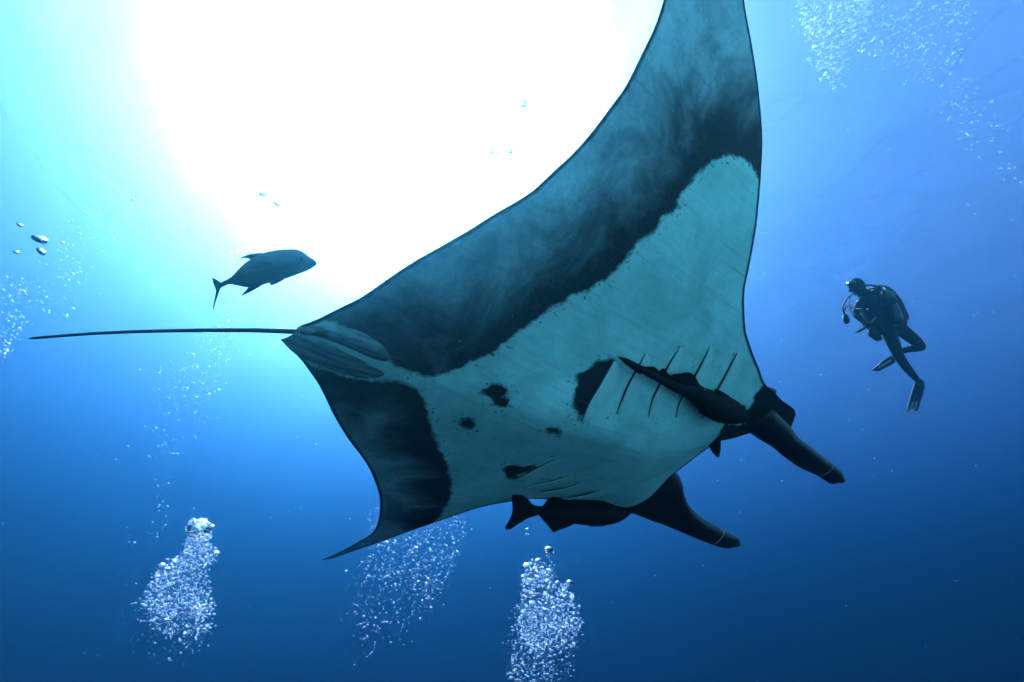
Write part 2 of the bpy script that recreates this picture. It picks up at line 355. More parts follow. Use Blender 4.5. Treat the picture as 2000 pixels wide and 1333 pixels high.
def build_manta():
    root = thing('manta_ray', 'giant black and white manta ray seen from below with wings raised', 'manta ray', MANTA)
    # rows over the span, denser where the outline turns
    S = np.concatenate([np.linspace(-2.64, -.75, 150), np.linspace(-.74, -.30, 60), np.linspace(-.29, .50, 60), np.linspace(.505, .64, 30), np.linspace(.65, 1.5, 70), np.linspace(1.52, 2.645, 50)])
    nc = 84
    c = .5-.5*np.cos(np.linspace(0, math.pi, nc)); c = .55*c+.45*np.linspace(0, 1, nc)
    tr, le = trail(S), np.maximum(lead(S), trail(S)+.002)
    U = tr[:, None]+(le-tr)[:, None]*c[None]; SS = np.repeat(S[:, None], nc, 1)
    edge = np.minimum(U-tr[:, None], le[:, None]-U)
    # true distance to the outline, for the dark rim and the thinning of the wings
    out = [(u, s) for s, u in trail_t[::3]]+[(u, s) for s, u in lead_t[::-3]]
    dist = np.abs(sdist(U, SS, out))
    ven = keel(U, SS, np.clip(dist/.16, 0, 1))
    core = np.exp(-(np.abs(SS)/.62)**2.2)
    T = (.40*core+.05*np.exp(-(SS/1.6)**2))*np.clip(1-((c[None]-.62)/.64)**2, 0, 1)*np.minimum(1, (dist/.30)**.55)
    T = np.minimum(T, .012+dist*.9)
    # the trailing rim is a little ragged
    dor = sheet(U, SS, -T-.008*np.clip(dist/.02, 0, 1))
    nr = len(S)
    V = np.concatenate([ven.reshape(-1, 3), dor.reshape(-1, 3)])
    F = []
    i = (np.arange(nr-1)[:, None]*nc+np.arange(nc-1)[None]).reshape(-1)
    F += np.stack([i, i+1, i+nc+1, i+nc], 1).tolist()
    k = nr*nc
    F += np.stack([i+k, i+nc+k, i+nc+1+k, i+1+k], 1).tolist()
    o = obj('body', V, F, M_SKIN, root, world=False)
    bm = bmesh.new(); bm.from_mesh(o.data)
    lay = {}
    pt = np.max([sdist(U, SS, p)+(.012 if 3 <= i_ <= 7 else .006 if i_ == 2 else 0) for i_, p in enumerate(PATCH)], 0)
    gd = np.min([ldist(U, SS, g) for g in GILLS], 0)
    fa = np.where(SS < .05, ldist(U, SS, LA), ldist(U, SS, LB))
    fa = np.where((SS > .03) & (U < .6), np.minimum(ldist(U, SS, LB), ldist(U, SS, LA)), fa)
    fa = np.where(U > 1.9, 0, fa)
    fa = np.where(sdist(U, SS, PATCH[0]) > 0, ldist(U, SS, LA), np.where(sdist(U, SS, PATCH[1]) > 0, ldist(U, SS, LB)*1.15, 0))
    for nm, a in (('patch', pt), ('fade', fa), ('edge', dist), ('gill', gd)):
        lay[nm] = np.concatenate([a.ravel(), a.ravel()])
    lay['dorsal'] = np.concatenate([np.zeros(k), np.ones(k)])
    for nm, a in lay.items():
        L = bm.verts.layers.float.new(nm)
        bm.verts.ensure_lookup_table()
        for v in bm.verts: v[L] = float(a[v.index])
    bmesh.ops.remove_doubles(bm, verts=bm.verts, dist=.0006)
    bmesh.ops.recalc_face_normals(bm, faces=bm.faces)
    bm.to_mesh(o.data); bm.free()
    o.data.polygons.foreach_set('use_smooth', [True]*len(o.data.polygons))

    Wl = lambda P: [MANTA @ Vector(p) for p in P]
    # five gill slits on each side: a raised flap over a strip painted dark as its shade
    for g in GILLS:
        q = catmull(g, 26); f = np.sin(np.linspace(0, math.pi, 26))**.6
        def row(du, h): return keel(q[:, 0]+du*f, q[:, 1], 1., h*f)
        k_ = .9 if g[0][1] < 0 else .4
        rows = [row(.11, -.003), row(.07, .004*k_), row(.03, .012*k_), row(.006, .019*k_), row(-.006, .018*k_), row(-.009, .010*k_)]
        V = np.concatenate(rows); n = 26
        F = [(r*n+j, r*n+j+1, (r+1)*n+j+1, (r+1)*n+j) for r in range(5) for j in range(n-1)]
        fl = obj('gill_flap', V, F, M_PALE, root, world=False)
        rows = [row(-.004, .010*k_), row(-.007, .0035*k_), row(-.012, .0025*k_), row(-.017, -.002)]
        V = np.concatenate(rows)
        F = [(r*n+j, r*n+j+1, (r+1)*n+j+1, (r+1)*n+j) for r in range(3) for j in range(n-1)]
        obj('gill_slit', V, F, M_SLIT, fl, world=False)
    # pelvic fins beside the tail root
    for a, b in (([(-.005, -.028), (.098, -.078), (.163, -.104), (.267, -.095), (.36, -.05)], [(.0, -.010), (.123, -.012), (.229, -.002), (.33, .012), (.40, .0)]),
                 ([(.0, -.004), (.123, -.004), (.229, .008), (.347, .03), (.42, .045)], [(-.035, .050), (.045, .10), (.15, .118), (.27, .124), (.37, .10)])):
        A, B = catmull(a, 20), catmull(b, 20); V = []
        for m in range(9):
            f = m/8; q = A*(1-f)+B*f
            V.append(keel(q[:, 0], q[:, 1], 1., .016*math.sin(math.pi*f)**.8*np.sin(np.linspace(.25, math.pi, 20))**.7-.004))
        V = np.concatenate(V); F = [(r*20+j, r*20+j+1, (r+1)*20+j+1, (r+1)*20+j) for r in range(8) for j in range(19)]
        obj('pelvic_fin', V, F, M_PELV, root, world=False)
    # whip tail
    pth = catmull([tuple(at(*p)) for p in ((640, 652, 1.80), (585, 648, 1.80), (480, 645, 1.80), (330, 646, 1.80), (190, 651, 1.79), (58, 661, 1.78))], 40)
    r = np.interp(np.linspace(0, 1, 40), [0, .08, .4, .97, 1], [.013, .011, .0078, .0048, .0025])
    V, F = loft(pth, r, r, ez, 10)
    obj('tail', V, F, M_DARK, root)
    # horn-like head fins (cephalic fins): edges sighted, thickness real
    tow_cam = (CAM-at(1500, 900, 3.2)).normalized()
    def horn(A, B, d0, d1, name):
        A, B = catmull(A, 22), catmull(B, 22); n = 22
        t = np.linspace(0, 1, n); d = d0+(d1-d0)*t
        Pa = np.array([tuple(at(x, y, q)) for (x, y), q in zip(A, d)]); Pb = np.array([tuple(at(x, y, q*1.02)) for (x, y), q in zip(B, d)])
        C = (Pa+Pb)/2; hw = np.linalg.norm(Pa-Pb, axis=1)/2
        tw = np.sin(t*math.pi*1.6)*.35; Sd = (Pa-Pb)/np.linalg.norm(Pa-Pb, axis=1)[:, None]
        Vw = np.array(tuple(tow_cam)); Sd = Sd*np.cos(tw)[:, None]+Vw[None]*np.sin(tw)[:, None]
        V, F = loft(C, hw/np.cos(tw)**.5, np.minimum(hw*.5, .05*(1-t*.55)+.004), Sd, 24, .8)
        h = obj(name, V, F, M_DARK, root)
        return h, C, hw/np.cos(tw)**.5, Sd
    def crease(h, C, hw, sd):                     # thin pale fold just before the tip
        n = len(C); ts = np.array([13.7, 13.78, 13.86])
        g = lambda A: np.stack([np.interp(ts, np.arange(n), A[:, j]) for j in range(3)], 1)
        w_ = np.interp(ts, np.arange(n), hw); t_ = np.interp(ts, np.arange(n), np.minimum(hw*.5, .05*(1-np.linspace(0, 1, n)*.55)+.004))
        Cc, Sd = g(C), g(sd)
        Cc = Cc+(Cc[1]-Cc[0])*np.array([0, .0, 0])[:, None]
        V, F = loft(Cc, w_*1.012, t_*1.05, Sd, 24, .8); obj('pale_crease', V, F, M_CREASE, h)
    # base buried in the head
    h, C, hw, sd = horn([(1515, 815), (1551, 850), (1562, 862), (1585, 876), (1605, 890), (1622, 904), (1634, 915), (1640, 925), (1637, 936)],
                        [(1440, 815), (1482, 846), (1503, 864), (1530, 889), (1560, 911), (1590, 924), (1612, 936), (1625, 942), (1636, 938)], 3.02, 3.25, 'cephalic_fin')
    crease(h, C, hw, sd)
    h, C, hw, sd = horn([(1290, 915), (1322, 921), (1328, 955), (1345, 987), (1372, 1013), (1400, 1031), (1425, 1046), (1436, 1054), (1434, 1062)],
                        [(1195, 985), (1222, 1003), (1265, 1020), (1305, 1031), (1345, 1045), (1385, 1059), (1412, 1066), (1426, 1066), (1433, 1063)], 3.42, 3.70, 'cephalic_fin')
    crease(h, C, hw, sd)
    # eyes on the sides of the head
    for s in (-1, 1):
        e = (MANTA @ Vector(sheet(2.58, s*.60, -.10))) if s < 0 else (MANTA @ Vector(sheet(2.30, .585, -.09)))
        V, F = ball(e, .034); ey_ = obj('eye', V, F, M_DARK, root)
        V, F = ball(e+(MANTA.to_3x3() @ Vector((.01, s*.02, -.008))), .019); obj('pupil', V, F, M_EYE, ey_)
    return root
def pelvic_material():
    t = NT('pelvic_fin_skin'); tc = t.n('ShaderNodeTexCoord'); mp = t.n('ShaderNodeMapping'); mp.inputs['Scale'].default_value = (3, 26, 10)
    t.l(tc.outputs['Object'], mp.inputs[0]); n = t.noise(1, 5, .65, mp.outputs[0], .5); n2 = t.noise(9, 4)
    c = t.mix(t.ramp(n, .35, .7), (.05, .08, .085, 1), (.34, .50, .48, 1))
    c = t.mix(t.ramp(n2, .5, .75, 0, .7), c, (.05, .08, .085, 1))
    return t.done(t.princ(c, .55, .12, t.bump(n, .4, .01)))
M_PELV = pelvic_material()
M_CREASE = plain('pale_skin_crease', (.30, .36, .34), .5, .2, .3, 40)
M_EYE = plain('eye_dark', (.01, .01, .012), .15, .5)
build_manta()

# ------------------------------------------------------------------ fish
class Frame2:
    """upright working plane of a fish: from a sighted tail to a sighted head"""
    def __init__(s, p0, d0, p1, d1):
        a, b = at(*p0, d0), at(*p1, d1); s.o = a; s.ex = (b-a).normalized()
        v = ((a+b)/2-CAM).normalized(); s.ez = -(v-s.ex*(v@s.ex)).normalized(); s.ey = s.ez.cross(s.ex)
        if s.ey.dot(c2wd((0, 0, 1))) < 0: s.ey = -s.ey
        s.M = Matrix(((s.ex.x, s.ey.x, s.ez.x, a.x), (s.ex.y, s.ey.y, s.ez.y, a.y), (s.ex.z, s.ey.z, s.ez.z, a.z), (0, 0, 0, 1)))
    def ab(s, p):
        r = at(p[0], p[1], 1)-CAM; t = ((s.o-CAM)@s.ez)/(r@s.ez); q = CAM+r*t-s.o
        return q@s.ex, q@s.ey
def fish_body(fr, top, bot, thick, n=44, ns=20):
    T, B = np.array([fr.ab(p) for p in top]), np.array([fr.ab(p) for p in bot])
    T, B = catmull(T, 120), catmull(B, 120)
    T, B = T[np.argsort(T[:, 0])], B[np.argsort(B[:, 0])]
    a0, a1 = max(T[0, 0], B[0, 0]), min(T[-1, 0], B[-1, 0])
    q = .5-.5*np.cos(np.linspace(0, math.pi, n)); a = a0+(a1-a0)*(.5*q+.5*np.linspace(0, 1, n))
    t, b = np.interp(a, T[:, 0], T[:, 1]), np.interp(a, B[:, 0], B[:, 1])
    hh = np.maximum((t-b)/2, .0015); cc = (t+b)/2
    f = (a-a0)/(a1-a0); th = hh*np.interp(f, *thick)
    V, F = [], []
    for i in range(n):
        for j in range(ns):
            g = 2*math.pi*j/ns; V.append((a[i], cc[i]+hh[i]*math.sin(g), th[i]*math.cos(g)*(1-.12*math.sin(g))))
    for i in range(n-1):
        for j in range(ns): F.append((i*ns+j, i*ns+(j+1) % ns, (i+1)*ns+(j+1) % ns, (i+1)*ns+j))
    F.append(tuple(range(ns))[::-1]); F.append(tuple((n-1)*ns+j for j in range(ns)))
    return V, F
def fin(fr, poly, t=.006, lift=0., z0=0., root=None):
    """a fin blade with real thickness: thick ray base, thin rim; lift swings it out of the fish's plane"""
    P = np.array([fr.ab(p) for p in poly]); P = catmull(np.vstack([P, P[:1]]), len(P)*4)[:-1]
    c = P.mean(0); rt = np.array(fr.ab(root)) if root else c
    L = np.linalg.norm(P-rt, axis=1).max()
    def z(p): return z0+lift*np.linalg.norm(p-rt)/L
    bm = bmesh.new(); n = len(P)
    rings = []
    for k, sgn in ((1.0, 0), (.8, 1), (.8, -1)):
        rings.append([bm.verts.new((*(c+(p-c)*k), z(c+(p-c)*k)+sgn*t/2)) for p in P])
    for r, flip in ((rings[1], 0), (rings[2], 1)):
        for j in range(n):
            q = [rings[0][j], rings[0][(j+1) % n], r[(j+1) % n], r[j]]
            bm.faces.new(q[::-1] if flip else q)
        f = bm.faces.new(r[::-1] if flip else r); bmesh.ops.triangulate(bm, faces=[f])
    bm.verts.index_update()
    V = [v.co.copy() for v in bm.verts]; F = [[v.index for v in f.verts] for f in bm.faces]; bm.free()
    return V, F
def zz(o, s): return lambda L: [(o[0]+x/s, o[1]+y/s) for x, y in L]

def fish_material(name, back, belly_, band=.3):
    t = NT(name); tc = t.n('ShaderNodeTexCoord'); sep = t.n('ShaderNodeSeparateXYZ'); t.l(tc.outputs['Generated'], sep.inputs[0])
    n = t.noise(18, 5, .6); n2 = t.noise(140, 3, .6)
    f = t.ramp(t.math('ADD', sep.outputs[1], t.math('MULTIPLY', t.math('SUBTRACT', n, .5), .25)), .35, .75)
    c = t.mix(f, (*belly_, 1), (*back, 1))
    c = t.mix(t.math('MULTIPLY', t.ramp(n2, .4, .75), .35), c, tuple(x*.5 for x in back)+(1,))
    return t.done(t.princ(c, .5, band, t.bump(n2, .2, .002)))
M_JACK = fish_material('jack_skin', (.10, .14, .13), (.022, .034, .036))  # paler back, dark belly: overhead sun painted into the skin
M_REM = fish_material('remora_skin', (.004, .005, .006), (.005, .006, .007), .06)
M_JFIN = plain('jack_fin', (.03, .045, .05), .5, .2, .3, 60)
M_RFIN = plain('remora_fin', (.004, .005, .006), .7, .05, .3, 60)

def build_jack():
    z = zz((380, 440), 6.667)
    fr = Frame2(z([(345, 778)])[0], 2.5, z([(1588, 500)])[0], 2.4)
    root = thing('jack_fish', 'dark blue jack fish swimming above the manta tail', 'fish', fr.M)
    top = z([(335, 750), (400, 715), (470, 678), (540, 610), (620, 525), (720, 447), (880, 365), (1050, 325), (1200, 310), (1340, 315), (1420, 350), (1470, 395), (1500, 420), (1550, 440), (1580, 475), (1590, 503)])
    bot = z([(335, 812), (400, 788), (450, 766), (560, 785), (690, 806), (850, 788), (920, 763), (1040, 733), (1200, 690), (1350, 635), (1480, 585), (1550, 543), (1585, 515), (1590, 505)])
    V, F = fish_body(fr, top, bot, ([0, .15, .5, .8, .95, 1], [.55, .42, .50, .55, .6, .6]))
    b = obj('body', V, F, M_JACK, root, world=False)
    for nm, poly, lf, z0, rt in (
        ('tail_fin', [(228, 688), (262, 692), (340, 742), (372, 745), (380, 785), (350, 808), (325, 850), (295, 940), (265, 1025), (238, 1112), (258, 1000), (278, 890), (286, 850), (272, 815), (250, 755)], 0, 0, None),
        ('dorsal_fin', [(760, 470), (720, 445), (695, 430), (600, 425), (690, 385), (780, 365), (890, 360), (930, 380), (860, 440)], 0, 0, None),
        ('anal_fin', [(700, 780), (692, 815), (650, 865), (612, 917), (700, 880), (780, 838), (870, 785), (900, 745), (780, 740)], 0, 0, None),
        ('pelvic_fin', [(1060, 715), (1035, 735), (1040, 767), (1100, 752), (1210, 690), (1180, 670)], .016, .018, (1150, 690)),
        ('pectoral_fin', [(1090, 470), (1000, 440), (920, 450), (840, 490), (760, 530), (705, 558), (800, 522), (900, 487), (950, 487), (990, 517), (1015, 532), (1070, 520)], .05, .050, (1080, 490))):
        V, F = fin(fr, z(poly), .008, lf, z0, z([rt])[0] if rt else None)
        obj(nm, V, F, M_JFIN, root, world=False)
    a, h = fr.ab(z([(1440, 428)])[0])
    for s in (1, -1):
        V, F = ball((a, h, s*.031), .010, sz=.6); e = obj('eye', V, F, M_JFIN, root, world=False)
        V, F = ball((a+.001, h, s*.035), .005, sz=.6); obj('pupil', V, F, M_EYE, e, world=False)
    # mouth line
    m = [fr.ab(p) for p in z([(1588, 505), (1550, 512), (1505, 525)])]
    V, F = loft([(x, y, q) for (x, y), q in zip(m, (.007, .018, .027))], [.003, .002, .001], [.003, .002, .001], (0, 1, 0), 6)
    obj('mouth', V, F, M_EYE, root, world=False)
build_jack()

def belly_depth(x, y, off):
    """distance ahead of a point of the manta's flat belly, off metres towards us"""
    r = Vector(((x-1000)/1000, 1, (666-y)/1000)); n = Vector(M_N)
    return (Vector(M_O)@n)/(r@n)-off

def build_remoras():
    G = 'remoras travelling with the manta'
    z = zz((1100, 660), 3.448)
    p0, p1 = z([(375, 127)])[0], z([(1243, 535)])[0]
    fr = Frame2(p0, belly_depth(*p0, .11), p1, belly_depth(*p1, .16))
    root = thing('remora', 'dark remora clinging to the pale belly across the gill slits', 'remora', fr.M, G)
    V, F = fish_body(fr, z([(370, 122), (430, 142), (500, 178), (580, 215), (660, 250), (740, 285), (830, 312), (915, 325), (1000, 350), (1080, 380), (1160, 418), (1222, 468), (1246, 525)]),
                     z([(370, 130), (430, 182), (500, 222), (560, 258), (640, 300), (740, 360), (820, 402), (880, 455), (960, 528), (1030, 566), (1110, 578), (1190, 574), (1238, 552), (1246, 535)]), ([0, .3, .7, 1], [.6, .75, .6, .55]))
    obj('body', V, F, M_REM, root, world=False)
    for nm, poly, lf, rt in (
        ('tail_fin', [(372, 124), (430, 138), (500, 172), (560, 205), (520, 245), (450, 200), (405, 165)], 0, None),
        ('dorsal_fin', [(700, 280), (740, 245), (790, 240), (830, 231), (865, 238), (895, 268), (920, 315), (960, 345), (900, 380), (780, 330)], 0, None),
        ('anal_fin', [(500, 185), (560, 193), (610, 193), (650, 222), (672, 205), (690, 212), (705, 238), (740, 262), (720, 300), (600, 240)], 0, None),
        ('pectoral_fin', [(985, 335), (1000, 328), (1050, 352), (1110, 388), (1150, 425), (1100, 430), (1040, 390)], .03, (1140, 430)),
        ('pectoral_fin', [(875, 484), (905, 490), (960, 512), (1010, 560), (990, 530), (930, 512)], .03, (1010, 540))):
        V, F = fin(fr, z(poly), .007, lf, 0, z([rt])[0] if rt else None); obj(nm, V, F, M_RFIN, root, world=False)
    for q in (430, 545):
        a, h = fr.ab(z([(1185, q+20)])[0]); V, F = ball((a, h, .03), .009); obj('eye', V, F, M_EYE, root, world=False)
    # the big one under the far edge
    z = zz((900, 860), 3.448)
    fr = Frame2(z([(350, 470)])[0], 2.86, z([(1135, 495)])[0], 3.28)
    root = thing('remora', 'large dark remora with forked tail hanging under the far head fin', 'remora', fr.M, G)
    V, F = fish_body(fr, z([(470, 440), (545, 441), (620, 420), (720, 402), (850, 400), (940, 405), (1030, 435), (1110, 465), (1137, 492)]),
                     z([(470, 500), (540, 506), (640, 545), (750, 560), (850, 572), (960, 575), (1040, 560), (1100, 530), (1137, 500)]), ([0, .3, .7, 1], [.5, .55, .7, .7]))
    obj('body', V, F, M_REM, root, world=False)
    for nm, poly, lf, rt in (
        ('tail_fin', [(520, 440), (490, 435), (450, 395), (390, 350), (352, 330), (345, 400), (348, 470), (330, 530), (298, 590), (330, 600), (390, 562), (460, 522), (520, 500)], 0, None),
        ('dorsal_fin', [(545, 445), (565, 425), (590, 395), (640, 367), (690, 380), (755, 422), (790, 440), (700, 470), (600, 470)], 0, None),
        ('anal_fin', [(522, 500), (560, 545), (600, 592), (625, 618), (665, 605), (720, 585), (760, 562), (780, 530), (640, 480)], 0, None),
        ('pectoral_fin', [(840, 432), (880, 440), (950, 428), (1000, 450), (960, 470), (900, 460)], .03, (990, 455)),
        ('pelvic_fin', [(845, 572), (860, 580), (960, 578), (1000, 560), (900, 555)], .02, (990, 560))):
        V, F = fin(fr, z(poly), .007, lf, 0, z([rt])[0] if rt else None); obj(nm, V, F, M_RFIN, root, world=False)
    a, h = fr.ab(z([(1075, 485)])[0]); V, F = ball((a, h, .035), .009); obj('eye', V, F, M_EYE, root, world=False)
    # a small one whose tail shows below the lower jaw
    z = zz((1100, 660), 3.448)
    fr = Frame2(z([(1045, 802)])[0], 3.05, z([(1010, 560)])[0], 3.0)
    root = thing('remora', 'small remora with only its tail showing below the lower jaw', 'remora', fr.M, G)
    L = lambda P: z(P)
    A = np.array([fr.ab(p) for p in L([(1050, 760), (1040, 700), (1030, 640), (1020, 590), (1010, 560)])])
    V, F = loft([(x, y, 0) for x, y in A], [.008, .016, .022, .018, .004], [.008, .014, .018, .015, .004], (0, 1, 0), 12)
    obj('body', V, F, M_REM, root, world=False)
    V, F = fin(fr, L([(980, 725), (1000, 765), (1020, 788), (1038, 803), (1050, 801), (1061, 745), (1058, 690), (1030, 680)]), .01)
    obj('tail_fin', V, F, M_RFIN, root, world=False)
build_remoras()

# ------------------------------------------------------------------ the diver
M_SUIT = plain('black_neoprene', (.014, .016, .019), .75, .15, .4, 25, .3)
M_VEST = plain('black_nylon', (.010, .012, .014), .6, .25, .4, 40, .5)
M_TANK = plain('dark_tank_paint', (.035, .04, .045), .35, .5, .2, 10, .1)
M_RUB = plain('black_rubber', (.012, .012, .013), .5, .3, .3, 30)
M_FIN = plain('fin_rubber', (.02, .035, .045), .5, .3, .3, 20)
M_RIB = plain('pale_fin_rib', (.45, .50, .52), .4, .3, .15, 30)
M_HOSE = plain('pale_hose', (.40, .46, .5), .35, .4, .1, 30)
M_STEEL = plain('buckle_steel', (.7, .72, .74), .25, .5, .1, 50, .05, 1)
M_GLASS = plain('mask_glass', (.03, .04, .045), .08, .6, .1)

def build_diver():
    z = zz((1560, 500), 3.92); D0 = 7.5; mm = D0/1000/3.92
    def P(x, y, dz=0.): return at(*z([(x, y)])[0], D0+dz)
    root = thing('person', 'diver in black wetsuit with tank and fins hovering beyond the manta head', 'person', P(715, 545))
    Mi = root.matrix_basis.inverted()
    J = dict(pel=(715, 545, 0, .16, .13), spi=(655, 450, .02, .15, .12), che=(585, 355, .03, .18, .13), nec=(500, 295, .04, .07, .07), hd0=(468, 262, .05, .085, .095), hd1=(447, 222, .05, .105, .11), hd2=(430, 196, .05, .07, .075),
             shL=(480, 345, -.02, .08, .08), elL=(428, 440, -.10, .052, .052), wrL=(495, 505, -.22, .034, .034),
             shR=(690, 320, .06, .08, .08), elR=(808, 450, .03, .055, .055), wrR=(745, 520, -.15, .034, .034),
             hiA=(690, 585, -.05, .10, .10), thA=(728, 680, -.07, .088, .088), knA=(772, 778, -.09, .066, .066), caA=(830, 860, -.03, .064, .064), anA=(903, 945, .03, .042, .042), toA=(925, 985, -.02, .045, .035),
             hiB=(785, 565, .06, .10, .10), thB=(870, 630, .05, .088, .088), knB=(955, 700, .03, .066, .066), caB=(875, 706, .14, .06, .06), anB=(780, 730, .24, .042, .042), toB=(735, 775, .26, .045, .035))
    names = list(J); idx = {n: i for i, n in enumerate(names)}
    E = [('pel', 'spi'), ('spi', 'che'), ('che', 'nec'), ('nec', 'hd0'), ('hd0', 'hd1'), ('hd1', 'hd2'), ('che', 'shL'), ('shL', 'elL'), ('elL', 'wrL'), ('che', 'shR'), ('shR', 'elR'), ('elR', 'wrR'),
         ('pel', 'hiA'), ('hiA', 'thA'), ('thA', 'knA'), ('knA', 'caA'), ('caA', 'anA'), ('anA', 'toA'), ('pel', 'hiB'), ('hiB', 'thB'), ('thB', 'knB'), ('knB', 'caB'), ('caB', 'anB'), ('anB', 'toB')]
    me = bpy.data.meshes.new('body'); me.from_pydata([tuple(Mi @ P(*J[n][:3])) for n in names], [(idx[a], idx[b]) for a, b in E], [])
    o = bpy.data.objects.new('body', me); col.objects.link(o); o.parent = root
    sk = o.modifiers.new('Skin', 'SKIN'); sk.use_smooth_shade = True
    for n in names:
        v = me.skin_vertices[0].data[idx[n]]; v.radius = J[n][3:5]; v.use_root = (n == 'pel')
    o.modifiers.new('Sub', 'SUBSURF').levels = 2; o.modifiers['Sub'].render_levels = 2
    dg = bpy.context.evaluated_depsgraph_get(); ev = o.evaluated_get(dg)
    nm = bpy.data.meshes.new_from_object(ev); o.modifiers.clear(); o.data = nm; nm.materials.clear(); nm.materials.append(M_SUIT)
    nm.polygons.foreach_set('use_smooth', [True]*len(nm.polygons))
    tow = (CAM-P(640, 400)).normalized()                       # towards the photographer
    acr = (P(800, 330)-P(480, 400)).normalized()               # across the shoulders
    # buoyancy vest
    pth = catmull([tuple(P(*q)) for q in ((722, 560, 0), (690, 500, 0), (650, 430, 0), (605, 360, .01), (560, 310, .02), (530, 285, .03))], 24)
    V, F = loft(pth, np.interp(np.linspace(0, 1, 24), [0, .15, .45, .75, .92, 1], [.19, .24, .285, .25, .18, .09]), np.interp(np.linspace(0, 1, 24), [0, .2, .7, 1], [.13, .19, .20, .10]), acr, 20, .85)
    vest = obj('buoyancy_vest', V, F, M_VEST, root)
    for a, b, r in (((545, 560), (600, 625), .075), ((560, 590), (620, 640), .06), ((790, 430), (815, 490), .07)):
        V, F = loft([P(*a, -.08), P((a[0]+b[0])/2, (a[1]+b[1])/2, -.10), P(*b, -.08)], [r*.6, r, r*.7], [r*.5, r*.8, r*.5], acr, 12, .8); obj('pocket', V, F, M_VEST, vest)
    for x, y in ((455, 342), (448, 404), (525, 407), (527, 545), (552, 628), (470, 405), (610, 655)):
        V, F = ball(P(x, y, -.24), .016, acr, tow, acr.cross(tow), 1.5, .5, .7, 8, 6); obj('buckle', V, F, M_STEEL, vest)
    # tank with valve and first stage
    a, b = P(650, 262, -.16), P(752, 500, -.20)
    t = np.linspace(0, 1, 14); pth = [a+(b-a)*float(q) for q in t]
    V, F = loft(pth, np.interp(t, [0, .05, .14, .95, 1], [.03, .06, .092, .092, .08]), np.interp(t, [0, .05, .14, .95, 1], [.03, .06, .092, .092, .08]), acr, 20)
    tank = obj('air_tank', V, F, M_TANK, root)
    V, F = loft([P(640, 240, -.16), P(646, 252, -.16), P(652, 268, -.16)], [.02, .035, .025], [.02, .03, .025], acr, 10); obj('valve', V, F, M_STEEL, tank)
    V, F = loft([P(680, 330, -.24), P(690, 352, -.245), P(697, 368, -.24)], [.105, .108, .105], [.07, .075, .07], acr, 16); obj('tank_band', V, F, M_VEST, tank)
    # hood, mask, regulator
    V, F = ball(P(445, 228, .05), .128, acr, tow, acr.cross(tow), 1.0, 1.05, 1.12, 18, 12); hood = obj('hood', V, F, M_SUIT, root)
    V, F = loft([P(412, 196, -.02), P(399, 212, -.02), P(396, 230, -.01)], [.03, .045, .035], [.06, .085, .07], acr, 14, .7); mk = obj('mask', V, F, M_RUB, root)
    V, F = loft([P(405, 198, -.03), P(392, 212, -.03), P(391, 226, -.02)], [.02, .032, .022], [.045, .065, .05], acr, 12, .7); obj('lens', V, F, M_GLASS, mk)
    V, F = loft([P(425, 190, -.02), P(450, 205, -.07), P(490, 222, .0)], .012, .02, tow, 8); obj('strap', V, F, M_RUB, mk)
    V, F = ball(P(405, 258, -.03), .045, acr, tow, acr.cross(tow), 1.1, .9, .9, 12, 8); rg = obj('regulator', V, F, M_RUB, root)
    for nm_, pts, r, m in (('hose', [(640, 245, -.16), (560, 225, -.12), (510, 228, -.1), (450, 262, -.1), (412, 262, -.04)], .012, M_RUB),
                     ('hose', [(640, 250, -.16), (560, 250, -.1), (470, 290, -.1), (410, 297, -.1), (362, 340, -.12), (338, 395, -.12), (350, 440, -.12), (357, 470, -.12)], .012, M_RUB),
                     ('hose', [(346, 415, -.1), (364, 387, -.1), (392, 379, -.1), (415, 402, -.1)], .011, M_RUB),
                     ('pale_hose', [(410, 296, -.11), (392, 330, -.12), (390, 380, -.13), (402, 425, -.13), (425, 455, -.14)], .011, M_HOSE),
                     ('hose', [(700, 280, -.12), (740, 318, -.12), (790, 375, -.12), (832, 440, -.1)], .012, M_RUB),
                     ('hose', [(590, 470, -.2), (550, 520, -.24), (520, 535, -.25), (500, 550, -.25)], .012, M_RUB)):
        q = catmull([tuple(P(*p)) for p in pts], len(pts)*6); V, F = loft(q, r, r, tow, 8); obj(nm_, V, F, m, root)
    V, F = loft([P(352, 452, -.12), P(362, 478, -.12), P(368, 500, -.12), P(364, 520, -.12)], [.03, .038, .045, .022], [.03, .03, .032, .02], acr, 12, .8)
    ga = obj('second_regulator', V, F, M_RUB, root)
    V, F = loft([P(518, 535, -.25), P(490, 560, -.26), P(462, 574, -.26), P(438, 584, -.26)], [.028, .034, .03, .014], [.02, .024, .02, .01], tow, 12, .8); obj('gauge_console', V, F, M_RUB, root)
    # gloved hands: palm, four fingers, thumb
    for w_, d_, sgn in (((495, 505, -.22), (25, 18, -.02), 1), ((745, 520, -.15), (-25, 14, -.03), -1)):
        a = P(*w_); dr = (P(w_[0]+d_[0], w_[1]+d_[1], w_[2]+d_[2])-a).normalized(); sd = dr.cross(tow).normalized(); up = sd.cross(dr)
        parts = [loft([a-dr*.02, a+dr*.03, a+dr*.085, a+dr*.10], [.03, .038, .042, .03], [.02, .018, .016, .010], sd, 10)]
        for k, L in enumerate((.068, .078, .074, .058)):
            b = a+dr*.09+sd*(-.033+.022*k); parts.append(loft([b, b+dr*L*.45-up*.006, b+dr*L*.8-up*.022, b+dr*L*.95-up*.038], [.0095, .009, .0085, .005], [.0095, .009, .0085, .005], sd, 7))
        b = a+dr*.03-sd*.035*sgn; parts.append(loft([b, b+dr*.025-sd*.022*sgn, b+dr*.055-sd*.03*sgn-up*.008], [.012, .011, .007], [.012, .011, .007], up, 7))
        V, F = merge(*parts); obj('glove', V, F, M_RUB, root)
